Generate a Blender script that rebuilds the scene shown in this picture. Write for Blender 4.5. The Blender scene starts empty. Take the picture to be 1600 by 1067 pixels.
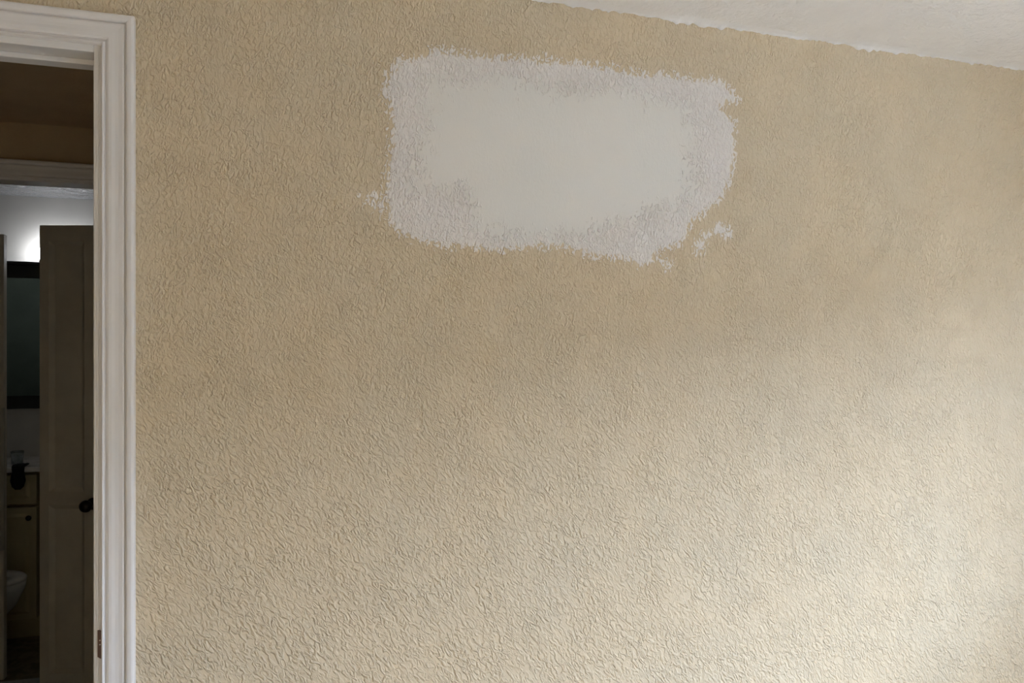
import bpy, bmesh, math, random
import numpy as np
from mathutils import Vector, Matrix

# ------------------------------------------------------------------ camera
SC = bpy.context.scene
COL = SC.collection
cam_d = bpy.data.cameras.new('camera')
cam = bpy.data.objects.new('camera', cam_d)
COL.objects.link(cam)
cam_d.sensor_width = 36.0
cam_d.lens = 1180 / 1600 * 36.0
cam_d.shift_y = 0.0134
cam_d.clip_start = 0.02
cam.location = (0.0, -1.5714, 1.463)
cam.rotation_euler = (math.radians(90), 0, math.radians(-16.75))
SC.camera = cam

# ------------------------------------------------------------------ light
world = bpy.data.worlds.new('world')
SC.world = world
world.use_nodes = True
bg = world.node_tree.nodes['Background']
bg.inputs[0].default_value = (0.745, 0.90, 1.22, 1)
bg.inputs[1].default_value = 46.8
WIN = dict(x=2.40, y0=-2.78, y1=-1.02, z0=0.97, z1=1.83)      # window in the right wall
portal_d = bpy.data.lights.new('window_portal', 'AREA')
portal_d.shape = 'RECTANGLE'
portal_d.size = WIN['z1'] - WIN['z0']
portal_d.size_y = WIN['y1'] - WIN['y0']
portal_d.cycles.is_portal = True
portal = bpy.data.objects.new('window_portal', portal_d)
COL.objects.link(portal)
portal.location = (WIN['x'] + 0.06, (WIN['y0'] + WIN['y1']) / 2, (WIN['z0'] + WIN['z1']) / 2)
portal.rotation_euler = (0, math.radians(90), 0)
SC.view_settings.view_transform = 'Standard'
SC.view_settings.look = 'None'
SC.view_settings.gamma = 1.0
SC.view_settings.use_curve_mapping = False
SC.view_settings.exposure = 0.0
SC.cycles.use_denoising = True
SC.cycles.denoising_prefilter = 'NONE'
SC.cycles.max_bounces = 10
SC.cycles.diffuse_bounces = 7
SC.cycles.sample_clamp_indirect = 8.0

# ------------------------------------------------------------------ materials
def new_mat(name):
    m = bpy.data.materials.new(name)
    m.use_nodes = True
    return m, m.node_tree.nodes, m.node_tree.links, m.node_tree.nodes['Principled BSDF']

def N(nodes, t, **kw):
    n = nodes.new(t)
    for k, v in kw.items():
        setattr(n, k, v)
    return n

def math_node(nt, op, a, b=None, c=None, clamp=False):
    n = nt.nodes.new('ShaderNodeMath')
    n.operation = op
    n.use_clamp = clamp
    for i, v in enumerate((a, b, c)):
        if v is None:
            continue
        if hasattr(v, 'node'):
            nt.links.new(v, n.inputs[i])
        else:
            n.inputs[i].default_value = v
    return n.outputs[0]

def map_range(nt, v, a, b, c=0.0, d=1.0, smooth=True):
    n = nt.nodes.new('ShaderNodeMapRange')
    n.interpolation_type = 'SMOOTHSTEP' if smooth else 'LINEAR'
    nt.links.new(v, n.inputs[0])
    for i, x in enumerate((a, b, c, d)):
        n.inputs[i + 1].default_value = x
    return n.outputs[0]

def noise(nt, vec, scale, detail=2.0, rough=0.5, dist=0.0):
    n = nt.nodes.new('ShaderNodeTexNoise')
    n.inputs['Scale'].default_value = scale
    n.inputs['Detail'].default_value = detail
    n.inputs['Roughness'].default_value = rough
    n.inputs['Distortion'].default_value = dist
    nt.links.new(vec, n.inputs['Vector'])
    return n.outputs[0]

def mapping(nt, vec, rot=(0, 0, 0), scale=(1, 1, 1), loc=(0, 0, 0)):
    n = nt.nodes.new('ShaderNodeMapping')
    nt.links.new(vec, n.inputs['Vector'])
    n.inputs['Location'].default_value = loc
    n.inputs['Rotation'].default_value = rot
    n.inputs['Scale'].default_value = scale
    return n.outputs[0]

def relief_group():
    """short crooked ridges of a hand textured wall, from the position in the room"""
    g = bpy.data.node_groups.new('trowel_relief', 'ShaderNodeTree')
    g.interface.new_socket('Height', in_out='OUTPUT', socket_type='NodeSocketFloat')
    out = g.nodes.new('NodeGroupOutput')
    pos = g.nodes.new('ShaderNodeNewGeometry').outputs['Position']
    flat = mapping(g, pos, scale=(1, 0, 1))
    def strokes(angle, scale, stretch, loc):
        v = mapping(g, flat, rot=(0, math.radians(angle), 0), loc=loc)
        v = mapping(g, v, scale=(1.0, 1.0, stretch))
        return map_range(g, noise(g, v, scale, 1.5, 0.5, 1.3), 0.36, 0.70)
    a = strokes(34, 122, 0.50, (0, 0, 0))            # leaning to the left, strongest low on the wall
    b = strokes(-10, 128, 0.56, (3.1, 0, 1.7))       # nearly upright, strongest high on the wall
    sep = g.nodes.new('ShaderNodeSeparateXYZ')
    g.links.new(pos, sep.inputs[0])
    drift = noise(g, mapping(g, flat, loc=(7, 0, 2)), 7, 2, 0.6)
    k = math_node(g, 'SUBTRACT', sep.outputs[2], math_node(g, 'MULTIPLY', drift, 1.6))
    k = map_range(g, k, 0.1, 1.2)
    mixn = g.nodes.new('ShaderNodeMix')
    g.links.new(k, mixn.inputs[0])
    g.links.new(a, mixn.inputs[2])
    g.links.new(b, mixn.inputs[3])
    amp = map_range(g, noise(g, mapping(g, flat, loc=(1, 0, 9)), 13, 2, 0.6), 0.3, 0.7, 0.55, 1.0)
    # keep the strokes equally deep where the two directions blend
    both = math_node(g, 'MULTIPLY', math_node(g, 'MULTIPLY', k, math_node(g, 'SUBTRACT', 1.0, k)), 1.8)
    s = math_node(g, 'SUBTRACT', mixn.outputs[0], 0.4)
    s = math_node(g, 'ADD', math_node(g, 'MULTIPLY', s, math_node(g, 'ADD', both, 1.0)), 0.4)
    s = math_node(g, 'MULTIPLY', s, amp)
    s = math_node(g, 'ADD', math_node(g, 'MULTIPLY', s, 0.8), math_node(g, 'MULTIPLY', noise(g, flat, 60, 2, 0.5), 0.25))
    g.links.new(s, out.inputs[0])
    return g

RELIEF = relief_group()

def relief(nt):
    n = nt.nodes.new('ShaderNodeGroup')
    n.node_tree = RELIEF
    return n.outputs[0]

def bump(nt, height, dist, strength, bsdf):
    n = nt.nodes.new('ShaderNodeBump')
    n.inputs['Strength'].default_value = strength
    n.inputs['Distance'].default_value = dist
    nt.links.new(height, n.inputs['Height'])
    nt.links.new(n.outputs[0], bsdf.inputs['Normal'])
    return n

def mix_col(nt, fac, c1, c2):
    n = nt.nodes.new('ShaderNodeMix')
    n.data_type = 'RGBA'
    if hasattr(fac, 'node'):
        nt.links.new(fac, n.inputs[0])
    else:
        n.inputs[0].default_value = fac
    for i, c in ((6, c1), (7, c2)):
        if hasattr(c, 'node'):
            nt.links.new(c, n.inputs[i])
        else:
            n.inputs[i].default_value = (*c, 1)
    return n.outputs[2]

def tan_colour(nt):
    pos = nt.nodes.new('ShaderNodeNewGeometry').outputs['Position']
    blot = noise(nt, mapping(nt, pos, scale=(1, 0, 1)), 3.2, 3, 0.6)
    return mix_col(nt, map_range(nt, blot, 0.35, 0.65), (0.628, 0.516, 0.352), (0.656, 0.526, 0.348))

def tan_wall():
    m, nd, lk, b = new_mat('tan_textured_paint')
    nt = m.node_tree
    lk.new(tan_colour(nt), b.inputs['Base Color'])
    b.inputs['Roughness'].default_value = 0.62
    bump(nt, relief(nt), 0.0037, 1.0, b)
    return m

def primer():
    m, nd, lk, b = new_mat('white_primer')
    nt = m.node_tree
    rim = N(nd, 'ShaderNodeAttribute', attribute_name='rim').outputs['Fac']
    skim = N(nd, 'ShaderNodeAttribute', attribute_name='skim').outputs['Fac']
    pos = nd.new('ShaderNodeNewGeometry').outputs['Position']
    h = relief(nt)
    wob = noise(nt, pos, 40, 3, 0.6)
    # paint only catches the ridges near its edge
    e = math_node(nt, 'ADD', rim, math_node(nt, 'MULTIPLY', math_node(nt, 'SUBTRACT', h, 0.42), 0.034))
    e = math_node(nt, 'ADD', e, math_node(nt, 'MULTIPLY', math_node(nt, 'SUBTRACT', wob, 0.5), 0.020))
    cover = map_range(nt, e, -0.003, 0.004)
    sk = math_node(nt, 'ADD', skim, math_node(nt, 'MULTIPLY', math_node(nt, 'SUBTRACT', wob, 0.5), 0.09))
    sk = math_node(nt, 'SUBTRACT', sk, math_node(nt, 'MULTIPLY', math_node(nt, 'SUBTRACT', h, 0.42), 0.06))
    smooth = map_range(nt, sk, -0.015, 0.022)
    big = noise(nt, pos, 5, 3, 0.6)
    c = mix_col(nt, map_range(nt, big, 0.35, 0.65), (0.770, 0.728, 0.655), (0.745, 0.716, 0.652))
    c = mix_col(nt, smooth, (0.800, 0.748, 0.690), c)
    c = mix_col(nt, cover, tan_colour(nt), c)
    lk.new(c, b.inputs['Base Color'])
    b.inputs['Roughness'].default_value = 0.62
    keep = math_node(nt, 'SUBTRACT', 1.0, math_node(nt, 'MULTIPLY', smooth, 0.93))
    hh = math_node(nt, 'MULTIPLY', h, keep)
    hh = math_node(nt, 'ADD', hh, math_node(nt, 'MULTIPLY', noise(nt, pos, 18, 2, 0.5), math_node(nt, 'MULTIPLY', smooth, 0.12)))
    bump(nt, hh, 0.0037, 1.0, b)
    return m

def painted(name, col, rough=0.45, relief_scale=0, amount=0.0, dist=0.001, spec=0.5, vary=0.04):
    m, nd, lk, b = new_mat(name)
    nt = m.node_tree
    pos = nd.new('ShaderNodeNewGeometry').outputs['Position']
    n1 = noise(nt, pos, 9, 3, 0.6)
    lo = tuple(v * (1 - vary) for v in col)
    hi = tuple(min(1, v * (1 + vary)) for v in col)
    lk.new(mix_col(nt, map_range(nt, n1, 0.3, 0.7), lo, hi), b.inputs['Base Color'])
    b.inputs['Roughness'].default_value = rough
    b.inputs['Specular IOR Level'].default_value = spec
    if relief_scale:
        bump(nt, noise(nt, pos, relief_scale, 3, 0.6, 0.3), dist, amount, b)
    return m

def metal(name, col, rough):
    m = painted(name, col, rough)
    m.node_tree.nodes['Principled BSDF'].inputs['Metallic'].default_value = 1.0
    return m

def vinyl():
    m, nd, lk, b = new_mat('brown_vinyl_floor')
    nt = m.node_tree
    pos = nd.new('ShaderNodeNewGeometry').outputs['Position']
    a = noise(nt, pos, 14, 4, 0.65, 1.2)
    lk.new(mix_col(nt, map_range(nt, a, 0.38, 0.62), (0.14, 0.11, 0.055), (0.24, 0.19, 0.11)), b.inputs['Base Color'])
    b.inputs['Roughness'].default_value = 0.5
    return m

def pane_glass():
    m, nd, lk, b = new_mat('window_glass')
    nt = m.node_tree
    tr = nd.new('ShaderNodeBsdfTransparent')
    tr.inputs[0].default_value = (0.96, 0.98, 0.98, 1)
    gl = nd.new('ShaderNodeBsdfGlossy')
    gl.inputs['Roughness'].default_value = 0.02
    mx = nd.new('ShaderNodeMixShader')
    mx.inputs[0].default_value = 0.05
    lk.new(tr.outputs[0], mx.inputs[1])
    lk.new(gl.outputs[0], mx.inputs[2])
    lk.new(mx.outputs[0], nd['Material Output'].inputs[0])
    nd.remove(b)
    return m

def glow(name, col, strength):
    m, nd, lk, b = new_mat(name)
    b.inputs['Base Color'].default_value = (0.9, 0.9, 0.9, 1)
    b.inputs['Emission Color'].default_value = (*col, 1)
    b.inputs['Emission Strength'].default_value = strength
    return m

M = dict(
    tan=tan_wall(),
    primer=primer(),
    ceil=painted('white_ceiling_paint', (0.90, 0.875, 0.84), 0.75, 48, 1.0, 0.006, vary=0.02),
    bead=painted('white_ceiling_caulk', (0.90, 0.88, 0.85), 0.55, 160, 0.5, 0.002, vary=0.02),
    trim=painted('white_gloss_trim', (0.775, 0.745, 0.715), 0.30, 30, 0.03, 0.001, vary=0.015),
    carpet=painted('tan_carpet', (0.56, 0.47, 0.36), 0.95, 300, 0.6, 0.004),
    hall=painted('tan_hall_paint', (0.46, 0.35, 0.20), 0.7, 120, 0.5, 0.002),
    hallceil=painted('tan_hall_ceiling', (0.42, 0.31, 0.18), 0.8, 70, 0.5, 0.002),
    bath=painted('white_bath_paint', (0.58, 0.56, 0.525), 0.5, 60, 0.25, 0.002, vary=0.02),
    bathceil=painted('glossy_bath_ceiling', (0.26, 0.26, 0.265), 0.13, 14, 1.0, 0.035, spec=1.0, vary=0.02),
    leaf=painted('cream_door_paint', (0.64, 0.59, 0.48), 0.45),
    cream=painted('cream_cabinet_paint', (0.44, 0.38, 0.22), 0.45),
    black=painted('black_lacquer', (0.012, 0.012, 0.012), 0.4, vary=0.2),
    bronze=metal('dark_bronze', (0.05, 0.04, 0.035), 0.35),
    strike=metal('worn_brown_metal', (0.16, 0.10, 0.08), 0.4),
    screw=metal('bright_screw_metal', (0.65, 0.6, 0.55), 0.35),
    chrome=metal('chrome', (0.75, 0.76, 0.77), 0.12),
    mirror=metal('mirror_silver', (0.15, 0.20, 0.20), 0.03),
    marble=painted('grey_marble', (0.82, 0.80, 0.77), 0.2, vary=0.15),
    china=painted('white_china', (0.80, 0.79, 0.74), 0.12),
    seat=painted('white_plastic_seat', (0.82, 0.80, 0.74), 0.25),
    towel=painted('pale_terry_towel', (0.50, 0.48, 0.40), 0.95, 350, 0.7, 0.004),
    darkcloth=painted('black_terry_cloth', (0.010, 0.010, 0.010), 0.95, 350, 0.7, 0.003),
    mat=painted('grey_bath_mat', (0.45, 0.44, 0.40), 0.95, 220, 0.8, 0.006),
    vinyl=vinyl(),
    glass=pane_glass(),
    bulb=glow('lit_bulb', (0.92, 0.95, 1.0), 41.0),
    grass=painted('pale_concrete', (0.66, 0.64, 0.60), 0.9),
    skyblock=painted('brown_sky_block', (0.20, 0.19, 0.175), 0.85),
)
tum, _n, _l, _b = new_mat('clear_glass')
_b.inputs['Transmission Weight'].default_value = 0.85
_b.inputs['Base Color'].default_value = (0.75, 0.8, 0.8, 1)
_b.inputs['Roughness'].default_value = 0.05
M['tumbler'] = tum

# ------------------------------------------------------------------ helpers
def link(name, me, mat, parent=None):
    o = bpy.data.objects.new(name, me)
    COL.objects.link(o)
    if mat is not None:
        me.materials.append(mat)
    if parent is not None:
        o.parent = parent
        o.matrix_parent_inverse = Matrix.Translation(-parent.location) if False else parent_inv(parent)
    return o

def parent_inv(p):
    return p.matrix_basis.inverted()

def from_bm(name, bm, mat, parent=None, smooth=False):
    me = bpy.data.meshes.new(name)
    bmesh.ops.recalc_face_normals(bm, faces=bm.faces[:])
    bm.to_mesh(me)
    bm.free()
    if smooth:
        for p in me.polygons:
            p.use_smooth = True
    return link(name, me, mat, parent)

def box(bm, x0, x1, y0, y1, z0, z1, bev=0.0, seg=2):
    r = bmesh.ops.create_cube(bm, size=1.0)
    vs = r['verts']
    bmesh.ops.scale(bm, vec=(x1 - x0, y1 - y0, z1 - z0), verts=vs)
    bmesh.ops.translate(bm, vec=((x0 + x1) / 2, (y0 + y1) / 2, (z0 + z1) / 2), verts=vs)
    if bev > 0:
        es = list({e for v in vs for e in v.link_edges})
        bmesh.ops.bevel(bm, geom=es, offset=bev, segments=seg, profile=0.5, affect='EDGES')

def boxes(name, lst, mat, parent=None, bev=0.0):
    bm = bmesh.new()
    for b in lst:
        box(bm, *b, bev=bev)
    return from_bm(name, bm, mat, parent)

def empty(name, loc=(0, 0, 0), rz=0.0):
    o = bpy.data.objects.new(name, None)
    COL.objects.link(o)
    o.empty_display_size = 0.05
    o.location = loc
    o.rotation_euler = (0, 0, rz)
    bpy.context.view_layer.update()
    return o

def local(o, parent):
    """parent keeping the mesh in the parent's own frame"""
    o.parent = parent
    o.matrix_parent_inverse = Matrix.Identity(4)
    return o

def tag(o, label, cat=None, group=None, kind=None):
    o['label'] = label
    if cat:
        o['category'] = cat
    if group:
        o['group'] = group
    if kind:
        o['kind'] = kind
    return o

def struct(o, label, cat):
    return tag(o, label, cat, kind='structure')

def lathe(bm, prof, seg=24, axis='Z', loc=(0, 0, 0), scale=(1, 1, 1)):
    """prof: list of (radius, height)"""
    rings = []
    for r, h in prof:
        ring = []
        for i in range(seg):
            a = 2 * math.pi * i / seg
            p = Vector((r * math.cos(a) * scale[0], r * math.sin(a) * scale[1], h * scale[2]))
            if axis == '-Y':
                p = Vector((p.x, -p.z, p.y))
            elif axis == '-X':
                p = Vector((-p.z, p.y, p.x))
            ring.append(bm.verts.new(p + Vector(loc)))
        rings.append(ring)
    for a, b in zip(rings, rings[1:]):
        for i in range(seg):
            j = (i + 1) % seg
            bm.faces.new((a[i], a[j], b[j], b[i]))
    bm.faces.new(rings[0][::-1])
    bm.faces.new(rings[-1])

# ------------------------------------------------------------------ the room shell
RX0, RX1, RY0, ZC = -1.45, 2.40, -3.7, 2.243
WT = 0.072                                        # thickness of the partition with the doorway
OX0, OX1, OZ = -1.102, -0.340, 2.027              # clear door opening between the jambs
JT = 0.019                                        # jamb thickness
wall_front = boxes('wall_front', [
    (RX0 - 0.1, OX0 - JT, 0, WT, 0, 2.45),
    (OX1 + JT, RX1 + 0.1, 0, WT, 0, 2.45),
    (OX0 - JT, OX1 + JT, 0, WT, OZ + JT, 2.45)], M['tan'])
struct(wall_front, 'tan painted wall with a crooked trowelled texture around the doorway', 'wall')

wall_left = boxes('wall_left', [(RX0 - 0.1, RX0, RY0, 0, 0, ZC + 0.1)], M['tan'])
struct(wall_left, 'tan painted side wall beyond the doorway', 'wall')
wall_back = boxes('wall_back', [(RX0 - 0.1, RX1 + 0.1, RY0 - 0.1, RY0, 0, ZC + 0.1)], M['tan'])
struct(wall_back, 'tan painted wall behind the viewer', 'wall')
w = WIN
wall_right = boxes('wall_right', [
    (RX1, RX1 + 0.1, RY0, w['y0'], 0, ZC + 0.1),
    (RX1, RX1 + 0.1, w['y1'], 0, 0, ZC + 0.1),
    (RX1, RX1 + 0.1, w['y0'], w['y1'], 0, w['z0']),
    (RX1, RX1 + 0.1, w['y0'], w['y1'], w['z1'], ZC + 0.1)], M['tan'])
struct(wall_right, 'tan painted wall with the window', 'wall')
floor = boxes('floor', [(RX0 - 0.1, RX1 + 0.1, RY0 - 0.1, 0.0, -0.1, 0)], M['carpet'])
struct(floor, 'tan carpeted floor of the room', 'floor')
ceiling = boxes('ceiling', [(RX0 - 0.1, RX1 + 0.1, RY0 - 0.1, 0.0, ZC, ZC + 0.1)], M['ceil'])
struct(ceiling, 'off-white ceiling meeting the tan wall', 'ceiling')

# ragged bead of ceiling paint and caulk along the top of the wall
random.seed(4)
rng = np.random.default_rng(7)
bm = bmesh.new()
n = 900
xs = np.linspace(RX0, RX1, n)
def smooth_noise(k):
    a = rng.normal(size=n + 2 * k)
    ker = np.hanning(2 * k + 1)
    ker /= ker.sum()
    r = np.convolve(a, ker, 'valid')[:n]
    return r / r.std()
drop = 0.0035 + 0.0010 * smooth_noise(30) + 0.0011 * smooth_noise(6) + 0.0012 * smooth_noise(2)
lump = np.zeros(n)
for c, hgt, wd in ((0.56, 0.003, 0.005), (0.60, 0.004, 0.006), (0.70, 0.004, 0.005), (0.80, 0.003, 0.01), (0.87, 0.004, 0.006), (1.44, 0.004, 0.006), (1.50, 0.004, 0.012), (1.75, 0.004, 0.006), (0.63, 0.004, 0.006), (0.66, 0.003, 0.004), (0.90, 0.005, 0.010), (0.935, 0.006, 0.012), (0.99, 0.005, 0.010),
                   (0.73, 0.003, 0.008), (1.38, 0.006, 0.014), (1.415, 0.007, 0.010), (1.62, 0.003, 0.006), (1.18, 0.002, 0.005)):
    lump += hgt * np.exp(-((xs - c) / wd) ** 2)
drop = np.clip(drop + 1.15 * lump, 0.0008, 0.02)
out_ = np.clip(0.005 + 0.0012 * smooth_noise(8) + 0.0008 * smooth_noise(2) + 0.6 * lump, 0.002, 0.02)
rows = []
for i in range(n):
    x, d, q = xs[i], drop[i], out_[i]
    rows.append([bm.verts.new(p) for p in (
        (x, 0.0005, ZC - d), (x, -0.0022, ZC - d * 1.0 - 0.0006), (x, -0.7 * q - 0.001, ZC - 0.55 * d), (x, -q - 0.004, ZC - 0.0015), (x, -q - 0.02, ZC + 0.0004))])
for a, b in zip(rows, rows[1:]):
    for j in range(4):
        bm.faces.new((a[j], a[j + 1], b[j + 1], b[j]))
bead = from_bm('caulk_bead', bm, M['bead'], ceiling, smooth=True)
bead['label'] = 'ragged white bead of caulk and paint along the ceiling edge'

# window in the right wall
window_1 = empty('window_1', (RX1, (w['y0'] + w['y1']) / 2, w['z0']))
struct(window_1, 'white framed window letting daylight into the room', 'window')
X0, X1 = RX1 + 0.02, RX1 + 0.08
boxes('window_frame', [
    (X0, X1, w['y0'], w['y0'] + 0.04, w['z0'], w['z1']), (X0, X1, w['y1'] - 0.04, w['y1'], w['z0'], w['z1']),
    (X0, X1, w['y0'] + 0.04, w['y1'] - 0.04, w['z0'], w['z0'] + 0.04), (X0, X1, w['y0'] + 0.04, w['y1'] - 0.04, w['z1'] - 0.04, w['z1'])], M['trim'], window_1)
ym = (w['y0'] + w['y1']) / 2
boxes('mullion', [(X0 + 0.01, X1 - 0.01, ym - 0.02, ym + 0.02, w['z0'] + 0.04, w['z1'] - 0.04)], M['trim'], window_1)
for a, b in ((w['y0'] + 0.04, ym - 0.02), (ym + 0.02, w['y1'] - 0.04)):
    boxes('pane', [(RX1 + 0.048, RX1 + 0.052, a, b, w['z0'] + 0.04, w['z1'] - 0.04)], M['glass'], window_1)
boxes('window_sill', [(RX1 - 0.03, X0, w['y0'] - 0.03, w['y1'] + 0.03, w['z0'] - 0.02, w['z0'])], M['trim'], window_1, bev=0.004)
ground = boxes('ground', [(RX1 + 0.1, 40, -30, 30, -0.6, -0.5)], M['grass'])
struct(ground, 'pale concrete ground outside the window', 'ground')
struct(boxes('wall_sky_block', [(7.6, 7.9, -16, 14, -0.5, 2.6)], M['skyblock']), 'unseen brown wall added outside the window to block the low sky', 'wall')  # added out of view: cuts off low sky, sets where window light ends

# ------------------------------------------------------------------ patch of primer
OUTER = [(0.206, 2.034), (0.22, 2.069), (0.26, 2.086), (0.294, 2.102), (0.319, 2.108), (0.348, 2.105), (0.398, 2.105), (0.428, 2.105), (0.458, 2.108), (0.505, 2.113), (0.546, 2.108), (0.616, 2.117), (0.654, 2.115), (0.711, 2.114), (0.766, 2.106), (0.848, 2.112), (0.907, 2.111), (0.981, 2.113), (1.017, 2.095), (1.033, 2.072), (0.986, 2.057), (1.005, 2.032), (1.029, 2.017), (1.026, 1.979), (1.026, 1.936), (1.022, 1.891), (1.005, 1.858), (0.981, 1.825), (0.938, 1.795), (0.912, 1.778), (0.901, 1.746), (0.877, 1.718), (0.848, 1.714), (0.831, 1.705), (0.806, 1.678), (0.773, 1.663), (0.758, 1.679), (0.711, 1.683), (0.654, 1.688), (0.601, 1.702), (0.546, 1.701), (0.506, 1.699), (0.428, 1.689), (0.379, 1.694), (0.319, 1.694), (0.27, 1.704), (0.232, 1.715), (0.206, 1.741), (0.201, 1.777), (0.202, 1.835), (0.212, 1.884), (0.215, 1.932), (0.211, 1.978), (0.197, 2.01)]
SMOOTH = [(0.279, 2.047), (0.415, 2.065), (0.546, 2.06), (0.711, 2.067), (0.859, 2.055), (0.907, 2.05), (0.919, 1.992), (0.924, 1.928), (0.938, 1.875), (0.884, 1.813), (0.813, 1.795), (0.779, 1.771), (0.739, 1.769), (0.699, 1.741), (0.616, 1.722), (0.546, 1.714), (0.517, 1.718), (0.428, 1.709), (0.389, 1.732), (0.373, 1.78), (0.363, 1.803), (0.251, 1.81), (0.266, 1.897), (0.279, 1.96)]
BLOT = [(0.139, 1.794), (0.181, 1.81), (0.204, 1.814), (0.204, 1.735), (0.183, 1.747), (0.16, 1.755)]
TOPB = [(0.482, 2.108), (0.532, 2.125), (0.607, 2.122), (0.607, 2.112), (0.487, 2.103)]
SPECKS = [[(0.982, 1.777), (1.01, 1.755), (0.998, 1.746), (0.976, 1.76)], [(0.921, 1.726), (0.94, 1.732), (0.943, 1.713), (0.924, 1.709)], [(0.945, 1.748), (0.958, 1.751), (0.957, 1.736), (0.943, 1.734)], [(0.834, 1.676), (0.851, 1.677), (0.848, 1.662)]]

def signed(P, px, pz):
    P = np.array(P)
    Q = np.roll(P, -1, 0)
    best = np.full(px.shape, 1e9)
    inside = np.zeros(px.shape, bool)
    for (ax, az), (bx, bz) in zip(P, Q):
        dx, dz = bx - ax, bz - az
        t = np.clip(((px - ax) * dx + (pz - az) * dz) / (dx * dx + dz * dz), 0, 1)
        best = np.minimum(best, np.hypot(px - ax - t * dx, pz - az - t * dz))
        with np.errstate(divide='ignore', invalid='ignore'):
            cr = ((az > pz) != (bz > pz)) & (px < (bx - ax) * (pz - az) / (bz - az) + ax)
        inside ^= cr
    return np.where(inside, best, -best)

st = 0.004
gx = np.arange(0.10, 1.07, st)
gz = np.arange(1.63, 2.15, st)
PX, PZ = np.meshgrid(gx, gz)
rim = signed(OUTER, PX, PZ) + 0.002
rim = np.maximum(rim, np.minimum(signed(BLOT, PX, PZ), 0.012) - 0.0075)
rim = np.maximum(rim, np.minimum(signed(TOPB, PX, PZ), 0.012) - 0.004)
for s_ in SPECKS:
    rim = np.maximum(rim, signed(s_, PX, PZ) + 0.005)
skim = signed(SMOOTH, PX, PZ)
keepv = rim > -0.015
idx = -np.ones(PX.shape, int)
idx[keepv] = np.arange(keepv.sum())
lift = 0.0002 + 0.0009 * np.clip((skim + 0.02) / 0.06, 0, 1)
verts = [(float(PX[i, j]), -float(lift[i, j]), float(PZ[i, j])) for i, j in zip(*np.nonzero(keepv))]
faces = []
for i in range(len(gz) - 1):
    for j in range(len(gx) - 1):
        q = (idx[i, j], idx[i, j + 1], idx[i + 1, j + 1], idx[i + 1, j])
        if min(q) >= 0:
            faces.append(tuple(int(v) for v in q))
me = bpy.data.meshes.new('primer_patch')
me.from_pydata(verts, [], faces)
for nm, arr in (('rim', rim), ('skim', skim)):
    at = me.attributes.new(nm, 'FLOAT', 'POINT')
    at.data.foreach_set('value', arr[keepv].astype(np.float32))
for p in me.polygons:
    p.use_smooth = True
patch = link('primer_patch', me, M['primer'], wall_front)
patch['label'] = 'off-white patch of primer brushed over a smooth repair'

# ------------------------------------------------------------------ door casings
# profile: (distance out from the casing's inner edge, how far it stands proud of the wall)
PROFILE = [(0.000, 0.000), (0.000, 0.0080), (0.0008, 0.0105), (0.0026, 0.0120), (0.0044, 0.0112), (0.0056, 0.0080), (0.0070, 0.0066), (0.0084, 0.0072),
           (0.0096, 0.0100), (0.0130, 0.0118), (0.0180, 0.0122), (0.0240, 0.0118), (0.0300, 0.0122), (0.0370, 0.0138), (0.0392, 0.0132), (0.0402, 0.0102), (0.0416, 0.0100),
           (0.0428, 0.0150), (0.0450, 0.0172), (0.0480, 0.0180), (0.0520, 0.0182), (0.0550, 0.0172), (0.0566, 0.0150), (0.0570, 0.0125), (0.0570, 0.000)]

def casing(x0, x1, z1, ywall, sgn, parent, prof=PROFILE, z0=0.0):
    """three mitred boards round an opening; x0, x1, z1 are the casing's inner edges; sgn -1: stands out to -y"""
    def board(name, A, B):
        bm = bmesh.new()
        ra = [bm.verts.new(A(u, v)) for u, v in prof]
        rb = [bm.verts.new(B(u, v)) for u, v in prof]
        k = len(prof)
        for i in range(k):
            j = (i + 1) % k
            bm.faces.new((ra[i], ra[j], rb[j], rb[i]))
        bm.faces.new(ra)
        bm.faces.new(rb[::-1])
        return from_bm(name, bm, M['trim'], parent)
    Y = lambda v: ywall + sgn * v
    board('casing_leg', lambda u, v: (x1 + u, Y(v), z0), lambda u, v: (x1 + u, Y(v), z1 + u))
    board('casing_leg', lambda u, v: (x0 - u, Y(v), z0), lambda u, v: (x0 - u, Y(v), z1 + u))
    board('casing_head', lambda u, v: (x0 - u, Y(v), z1 + u), lambda u, v: (x1 + u, Y(v), z1 + u))

trim_1 = empty('trim_1', (OX1, 0, 0))
struct(trim_1, 'white moulded door frame around the dark doorway', 'door frame')
RV = 0.0135                                            # reveal of bare jamb edge beside the casing
casing(OX0 - RV, OX1 + RV, OZ + RV, 0.0, -1, trim_1)
casing(OX0 - RV, OX1 + RV, OZ + RV, WT, 1, trim_1)
def jamb(name, lst):
    return boxes(name, lst, M['trim'], trim_1, bev=0.0015)
jy0, jy1 = -0.002, WT + 0.002
for sx, xin in ((1, OX1), (-1, OX0)):
    a, b = sorted((xin, xin + sx * JT))
    j_ = jamb('jamb_side', [(a, b, jy0, jy1, 0, OZ + JT)])
    # two fine beads run down the jamb's edge
    a2, b2 = sorted((xin + sx * 0.0045, xin + sx * 0.0080))
    boxes('edge_bead', [(a2, b2, jy0 - 0.0022, jy0 + 0.001, 0, OZ + 0.004)], M['trim'], j_, bev=0.001)
    a3, b3 = sorted((xin - sx * 0.010, xin))
    jamb('door_stop', [(a3, b3, 0.040, WT, 0, OZ - 0.010)])
jamb('jamb_head', [(OX0, OX1, jy0, jy1, OZ, OZ + JT)])
jamb('door_stop', [(OX0, OX1, 0.040, WT, OZ - 0.010, OZ)])
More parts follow.
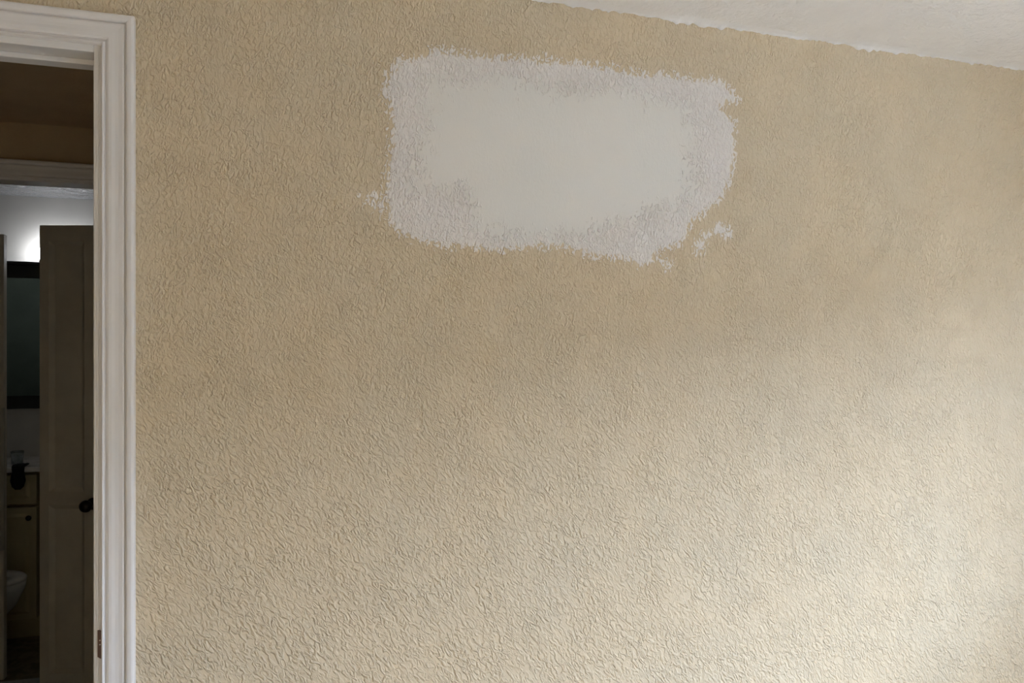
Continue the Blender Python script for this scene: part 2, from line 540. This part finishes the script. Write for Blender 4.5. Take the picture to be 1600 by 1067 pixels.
# strike plate with its rounded lip lapping over the edge of the jamb
bm = bmesh.new()
zc, hh = 0.924, 0.0255
pts = []
for i in range(13):
    a = -math.pi / 2 + math.pi * i / 12
    pts.append((-0.3325 + 0.0050 + 0.0028 * max(0, math.cos(a)) ** 0.4, zc + hh * math.sin(a)))
pts += [(-0.3330, zc + hh + 0.0025), (-0.3330, zc - hh + 0.004)]
lo = [bm.verts.new((x, -0.0012, z)) for x, z in pts]
hi = [bm.verts.new((x, -0.0062, z)) for x, z in pts]
k = len(pts)
for i in range(k):
    j = (i + 1) % k
    bm.faces.new((lo[i], lo[j], hi[j], hi[i]))
bm.faces.new(lo)
bm.faces.new(hi[::-1])
strike = from_bm('strike_plate', bm, M['strike'], trim_1)
strike['label'] = 'small brown metal strike plate lip on the jamb edge'
for z in (zc + 0.009, zc + 0.001):
    bm = bmesh.new()
    lathe(bm, [(0.0013, 0), (0.0013, 0.0006), (0.0006, 0.0010)], 10, '-Y', (-0.3290, -0.0060, z))
    from_bm('screw', bm, M['screw'], strike)

# ------------------------------------------------------------------ hall beyond the doorway
HY1, HZC = 1.235, 2.216
BX0, BX1, BZ = -1.275, -0.555, 2.030                 # bathroom door opening
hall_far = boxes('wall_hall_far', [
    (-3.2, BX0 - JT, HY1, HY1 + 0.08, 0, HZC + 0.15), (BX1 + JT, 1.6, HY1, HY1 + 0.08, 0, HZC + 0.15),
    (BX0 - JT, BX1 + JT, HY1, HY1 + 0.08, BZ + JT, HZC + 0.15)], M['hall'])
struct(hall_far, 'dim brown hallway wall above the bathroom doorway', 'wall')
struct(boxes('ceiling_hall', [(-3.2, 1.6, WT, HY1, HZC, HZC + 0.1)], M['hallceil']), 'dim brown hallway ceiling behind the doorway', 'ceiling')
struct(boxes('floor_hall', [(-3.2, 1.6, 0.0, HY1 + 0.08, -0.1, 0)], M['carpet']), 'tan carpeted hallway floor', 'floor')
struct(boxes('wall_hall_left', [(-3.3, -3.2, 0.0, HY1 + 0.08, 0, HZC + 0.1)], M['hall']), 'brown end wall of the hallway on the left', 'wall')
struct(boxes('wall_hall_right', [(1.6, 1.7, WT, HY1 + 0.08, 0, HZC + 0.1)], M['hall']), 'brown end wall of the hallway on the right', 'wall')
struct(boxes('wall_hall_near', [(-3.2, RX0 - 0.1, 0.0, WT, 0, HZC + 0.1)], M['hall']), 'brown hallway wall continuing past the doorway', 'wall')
trim_2 = empty('trim_2', (BX1, HY1, 0))
struct(trim_2, 'dim white moulded casing over the bathroom doorway', 'door frame')
casing(BX0 - 0.006, BX1 + 0.006, BZ + 0.008, HY1, -1, trim_2)
for name, bb in (('jamb_side', (BX1, BX1 + JT, HY1 - 0.001, HY1 + 0.081, 0, BZ + JT)), ('jamb_side', (BX0 - JT, BX0, HY1 - 0.001, HY1 + 0.081, 0, BZ + JT)),
                 ('jamb_head', (BX0, BX1, HY1 - 0.001, HY1 + 0.081, BZ, BZ + JT))):
    boxes(name, [bb], M['trim'], trim_2, bev=0.0015)

# ------------------------------------------------------------------ bathroom
BY0, BY1 = HY1 + 0.08, 3.265
BZC = 2.353
LX, RX = -2.45, -0.42
struct(boxes('wall_bath_back', [(LX - 0.1, RX + 0.1, BY1, BY1 + 0.1, 0, BZC + 0.1)], M['bath']), 'white bathroom wall lit by the vanity light', 'wall')
struct(boxes('wall_bath_left', [(LX - 0.1, LX, BY0, BY1, 0, BZC + 0.1)], M['bath']), 'white left wall of the bathroom', 'wall')
struct(boxes('wall_bath_right', [(RX, RX + 0.1, BY0, BY1, 0, BZC + 0.1)], M['bath']), 'white right wall of the bathroom', 'wall')
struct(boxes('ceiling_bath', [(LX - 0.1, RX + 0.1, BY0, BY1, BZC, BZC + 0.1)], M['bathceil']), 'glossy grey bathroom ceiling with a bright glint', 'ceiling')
struct(boxes('floor_bath', [(LX - 0.1, RX + 0.1, BY0, BY1, -0.1, 0)], M['vinyl']), 'dark brown patterned bathroom floor', 'floor')
struct(boxes('wall_shower', [(LX, -1.211, 2.345, 2.385, 0, 2.008)], M['leaf'], bev=0.003), 'thin pale partition at the left inside the bathroom', 'partition')

# narrow panelled door
def panel_leaf(parent, W, Ht, panels, T=0.034):
    """stiles and rails with recessed panels; local x along the leaf, -y towards the viewer"""
    xs_ = sorted({0.0, W, panels[0][0], panels[0][1]})
    a, b = panels[0][0], panels[0][1]
    lst = [(0, a, 0, T, 0.008, Ht), (b, W, 0, T, 0.008, Ht)]
    zs = [0.008] + [z for p in panels for z in (p[2], p[3])] + [Ht]
    for z0_, z1_ in zip(zs[::2], zs[1::2]):
        lst.append((a, b, 0, T, z0_, z1_))
    bm = bmesh.new()
    for q in lst:
        box(bm, *q)
    f = from_bm('leaf_frame', bm, M['leaf'])
    local(f, parent)
    for p in panels:
        bm = bmesh.new()
        # sloping moulding down into a flat panel
        d, m_ = 0.016, 0.018
        o_ = [(p[0], 0, p[2]), (p[1], 0, p[2]), (p[1], 0, p[3]), (p[0], 0, p[3])]
        i_ = [(p[0] + m_, d, p[2] + m_), (p[1] - m_, d, p[2] + m_), (p[1] - m_, d, p[3] - m_), (p[0] + m_, d, p[3] - m_)]
        bk = [(x, T, z) for x, _, z in o_]
        O, I, B = ([bm.verts.new(v) for v in s] for s in (o_, i_, bk))
        for i in range(4):
            j = (i + 1) % 4
            bm.faces.new((O[i], O[j], I[j], I[i]))
            bm.faces.new((O[j], O[i], B[i], B[j]))
        bm.faces.new(I)
        bm.faces.new(B[::-1])
        local(from_bm('panel', bm, M['leaf']), parent)

door_1 = empty('door_1', (-0.988, 2.047, 0), math.radians(-16.75))
struct(door_1, 'narrow dark panelled door with a round knob inside the bathroom', 'door')
panel_leaf(door_1, 0.300, 2.010, [(0.038, 0.188, 0.12, 0.830), (0.038, 0.188, 0.885, 1.945)])
bm = bmesh.new()
lathe(bm, [(0.026, 0.0), (0.026, 0.004), (0.022, 0.009), (0.013, 0.013), (0.0095, 0.020), (0.0095, 0.034), (0.014, 0.038), (0.022, 0.045), (0.0255, 0.056), (0.0235, 0.067), (0.015, 0.075), (0.004, 0.078)],
      28, '-Y', (0.226, 0, 0.838))
kn = local(from_bm('knob', bm, M['bronze'], smooth=True), door_1)
kn['label'] = 'round dark bronze door knob'

# mirror
mirror = empty('wall_mirror', (-1.55, BY1, 1.165))
tag(mirror, 'dark framed mirror hanging above the bathroom vanity', 'mirror')
mx0, mx1, mz0, mz1 = -2.00, -1.12, 1.165, 1.972
boxes('mirror_glass', [(mx0 + 0.03, mx1 - 0.03, BY1 - 0.012, BY1 - 0.006, mz0 + 0.072, mz1 - 0.079)], M['mirror'], mirror)
for nm, q in (('frame_rail', (mx0, mx1, BY1 - 0.022, BY1 - 0.001, mz0, mz0 + 0.072)), ('frame_rail', (mx0, mx1, BY1 - 0.022, BY1 - 0.001, mz1 - 0.079, mz1)),
              ('frame_stile', (mx0, mx0 + 0.03, BY1 - 0.022, BY1 - 0.001, mz0 + 0.072, mz1 - 0.079)), ('frame_stile', (mx1 - 0.03, mx1, BY1 - 0.022, BY1 - 0.001, mz0 + 0.072, mz1 - 0.079))):
    boxes(nm, [q], M['black'], mirror, bev=0.002)

# vanity light: bulbs standing on a black bar over the mirror
vl = empty('vanity_light', (-1.3, BY1, 1.975))
tag(vl, 'lit vanity light with round bulbs on a black bar over the mirror', 'light fixture')
boxes('bar', [(-1.66, -1.06, BY1 - 0.13, BY1 - 0.001, 1.960, 1.974)], M['black'], vl, bev=0.002)
for x in (-1.285, -1.130):
    bm = bmesh.new()
    lathe(bm, [(0.018, 0), (0.018, 0.012), (0.014, 0.014)], 16, 'Z', (x, BY1 - 0.075, 1.974))
    from_bm('socket', bm, M['black'], vl)
    bm = bmesh.new()
    prof = [(0.012, 0.0)] + [(0.034 * math.sin(t), 0.034 + 0.006 - 0.034 * math.cos(t)) for t in np.linspace(0.4, math.pi - 0.05, 14)]
    lathe(bm, prof, 20, 'Z', (x, BY1 - 0.075, 1.986))
    from_bm('bulb', bm, M['bulb'], vl, smooth=True)

# vanity cabinet
vx0, vx1, vy0, vz1 = -2.05, -1.150, 2.830, 0.868
van = empty('vanity_cabinet', ((vx0 + vx1) / 2, vy0, 0))
tag(van, 'cream vanity cabinet with a panelled drawer and door', 'cabinet')
boxes('body', [(vx0, vx1, vy0 + 0.06, BY1 - 0.002, 0.09, vz1), (vx1 - 0.052, vx1, vy0 + 0.004, vy0 + 0.06, 0.09, vz1), (vx0, vx1, vy0 + 0.08, BY1 - 0.002, 0, 0.09)], M['cream'], van)
def raised(name, x0, x1, z0, z1):
    bm = bmesh.new()
    y = vy0
    box(bm, x0, x1, y, y + 0.0595, z0, z1, bev=0.003)
    o = from_bm(name, bm, M['cream'], van)
    m1, m2 = 0.030, 0.045
    bm = bmesh.new()
    A = [bm.verts.new(v) for v in ((x0 + m1, y, z0 + m1), (x1 - m1, y, z0 + m1), (x1 - m1, y, z1 - m1), (x0 + m1, y, z1 - m1))]
    B = [bm.verts.new(v) for v in ((x0 + m2, y - 0.008, z0 + m2), (x1 - m2, y - 0.008, z0 + m2), (x1 - m2, y - 0.008, z1 - m2), (x0 + m2, y - 0.008, z1 - m2))]
    for i in range(4):
        j = (i + 1) % 4
        bm.faces.new((A[i], A[j], B[j], B[i]))
    bm.faces.new(B)
    bm.faces.new(A[::-1])
    from_bm('raised_panel', bm, M['cream'], o)
    return o
for x0_, x1_ in ((-1.600, -1.216), (-2.02, -1.622)):
    raised('drawer', x0_, x1_, 0.704, 0.852)
    dr = raised('door', x0_, x1_, 0.115, 0.686)
    bm = bmesh.new()
    lathe(bm, [(0.006, 0), (0.006, 0.012), (0.013, 0.018), (0.014, 0.024), (0.008, 0.028)], 16, '-Y', (x1_ - 0.030, vy0, 0.636))
    from_bm('door_knob', bm, M['bronze'], dr, smooth=True)
bm = bmesh.new()
box(bm, vx0 - 0.01, vx1 + 0.012, vy0 - 0.022, BY1 - 0.002, 0.8685, 0.895, bev=0.005)
ct = from_bm('countertop', bm, M['marble'])
tag(ct, 'grey stone countertop on the cream vanity cabinet', 'countertop')

# tumbler near the front of the counter
bm = bmesh.new()
lathe(bm, [(0.022, 0.0), (0.027, 0.003), (0.030, 0.06), (0.031, 0.070), (0.029, 0.070), (0.027, 0.055), (0.024, 0.008), (0.004, 0.007)], 20, 'Z', (-1.330, 2.925, 0.8955))
tag(from_bm('tumbler', bm, M['tumbler'], smooth=True), 'small clear glass tumbler on the vanity countertop', 'tumbler')

# black cloth draped over the front edge of the counter
bm = bmesh.new()
rows = []
path = [(2.895, 0.9015), (2.86, 0.9025), (2.83, 0.9025), (2.812, 0.9015), (2.801, 0.897), (2.800, 0.875), (2.799, 0.855), (2.798, 0.83), (2.798, 0.80), (2.798, 0.785)]
wid = [0.022, 0.030, 0.032, 0.030, 0.028, 0.026, 0.030, 0.034, 0.026, 0.010]
for (yy, zz), ww in zip(path, wid):
    r = []
    for i in range(11):
        t = i / 10 * 2 - 1
        fold = 0.0025 * math.cos(t * 7 + zz * 9)
        r.append(bm.verts.new((-1.289 + ww * t, yy - fold - 0.002, zz + (0.002 + fold * 0.5 if yy > 2.81 else 0))))
    rows.append(r)
for a, b in zip(rows, rows[1:]):
    for i in range(10):
        bm.faces.new((a[i], a[i + 1], b[i + 1], b[i]))
cl = from_bm('washcloth', bm, M['darkcloth'], smooth=True)
md = cl.modifiers.new('thickness', 'SOLIDIFY')
md.thickness = 0.004
md.offset = 0
tag(cl, 'black cloth hanging over the front edge of the countertop', 'cloth')

# towel on the partition
bm = bmesh.new()
rows = []
for k_ in range(16):
    z = 1.228 - k_ * (1.228 - 0.565) / 15
    r = []
    for i in range(19):
        x = -1.520 + i * (0.322 / 18)
        corner = 0.03 * max(0, (k_ - 13) / 2) * max(0, (i - 12) / 6)
        r.append(bm.verts.new((x, 2.310 + 0.006 * math.sin(i * 0.9 + k_ * 0.1), z + corner)))
    rows.append(r)
for a, b in zip(rows, rows[1:]):
    for i in range(18):
        bm.faces.new((a[i], a[i + 1], b[i + 1], b[i]))
tw = from_bm('bath_towel', bm, M['towel'], smooth=True)
md = tw.modifiers.new('thickness', 'SOLIDIFY')
md.thickness = 0.010
md.offset = 0
tag(tw, 'pale towel hanging on the partition at the left of the bathroom', 'towel')
bar = empty('towel_bar', (-1.36, 2.345, 1.236))
tag(bar, 'metal towel bar on the pale partition', 'towel bar')
bm = bmesh.new()
lathe(bm, [(0.007, 0.0), (0.007, 0.36)], 12, '-X', (-1.222, 2.310, 1.236))
from_bm('rod', bm, M['chrome'], bar, smooth=True)
for x in (-1.24, -1.56):
    boxes('bracket', [(x - 0.008, x + 0.008, 2.312, 2.3445, 1.228, 1.244)], M['chrome'], bar, bev=0.002)

# toilet, its bowl pointing to the right
toi = empty('toilet', (-1.55, 2.61, 0))
tag(toi, 'white toilet with its seat down beside the vanity', 'toilet')
def oval(cx, rx, ry, nseg=36, back=0.75):
    pts = []
    for i in range(nseg):
        a = 2 * math.pi * i / nseg
        x = math.cos(a)
        pts.append((cx + rx * (x if x > 0 else x * back), ry * math.sin(a)))
    return pts
def loft(bm, secs, cap=True):
    rings = [[bm.verts.new((x, y + 2.61, z)) for x, y in P] for P, z in secs]
    nn = len(rings[0])
    for a, b in zip(rings, rings[1:]):
        for i in range(nn):
            j = (i + 1) % nn
            bm.faces.new((a[i], a[j], b[j], b[i]))
    if cap:
        bm.faces.new(rings[0][::-1])
        bm.faces.new(rings[-1])
bm = bmesh.new()
loft(bm, [(oval(-1.50, 0.17, 0.105), 0.0), (oval(-1.50, 0.15, 0.095), 0.08), (oval(-1.49, 0.16, 0.10), 0.16), (oval(-1.46, 0.22, 0.145), 0.26), (oval(-1.45, 0.245, 0.175), 0.34), (oval(-1.45, 0.248, 0.178), 0.372), (oval(-1.45, 0.19, 0.125), 0.374), (oval(-1.45, 0.15, 0.09), 0.27), (oval(-1.46, 0.06, 0.04), 0.22)])
from_bm('bowl', bm, M['china'], toi, smooth=True)
bm = bmesh.new()
so, si = oval(-1.45, 0.250, 0.182), oval(-1.44, 0.165, 0.108)
secs = [(so, 0.376), (so, 0.386), (oval(-1.45, 0.244, 0.176), 0.392), (oval(-1.44, 0.171, 0.114), 0.392), (si, 0.386), (si, 0.376)]
rings = [[bm.verts.new((x, y + 2.61, z)) for x, y in P] for P, z in secs]
for a, b in zip(rings, rings[1:] + rings[:1]):
    for i in range(36):
        j = (i + 1) % 36
        bm.faces.new((a[i], a[j], b[j], b[i]))
from_bm('seat', bm, M['seat'], toi, smooth=True)
boxes('tank', [(-1.93, -1.73, 2.43, 2.79, 0.36, 0.70)], M['china'], toi, bev=0.02)
boxes('tank_lid', [(-1.94, -1.72, 2.42, 2.80, 0.702, 0.735)], M['china'], toi, bev=0.008)
boxes('tank_pedestal', [(-1.90, -1.66, 2.53, 2.69, 0.0, 0.359)], M['china'], toi, bev=0.02)

# bath mat
bm = bmesh.new()
box(bm, -1.70, -0.90, 1.72, 2.302, 0.0, 0.012, bev=0.005)
tag(from_bm('bath_mat', bm, M['mat']), 'pale grey bath mat on the dark bathroom floor', 'bath mat')
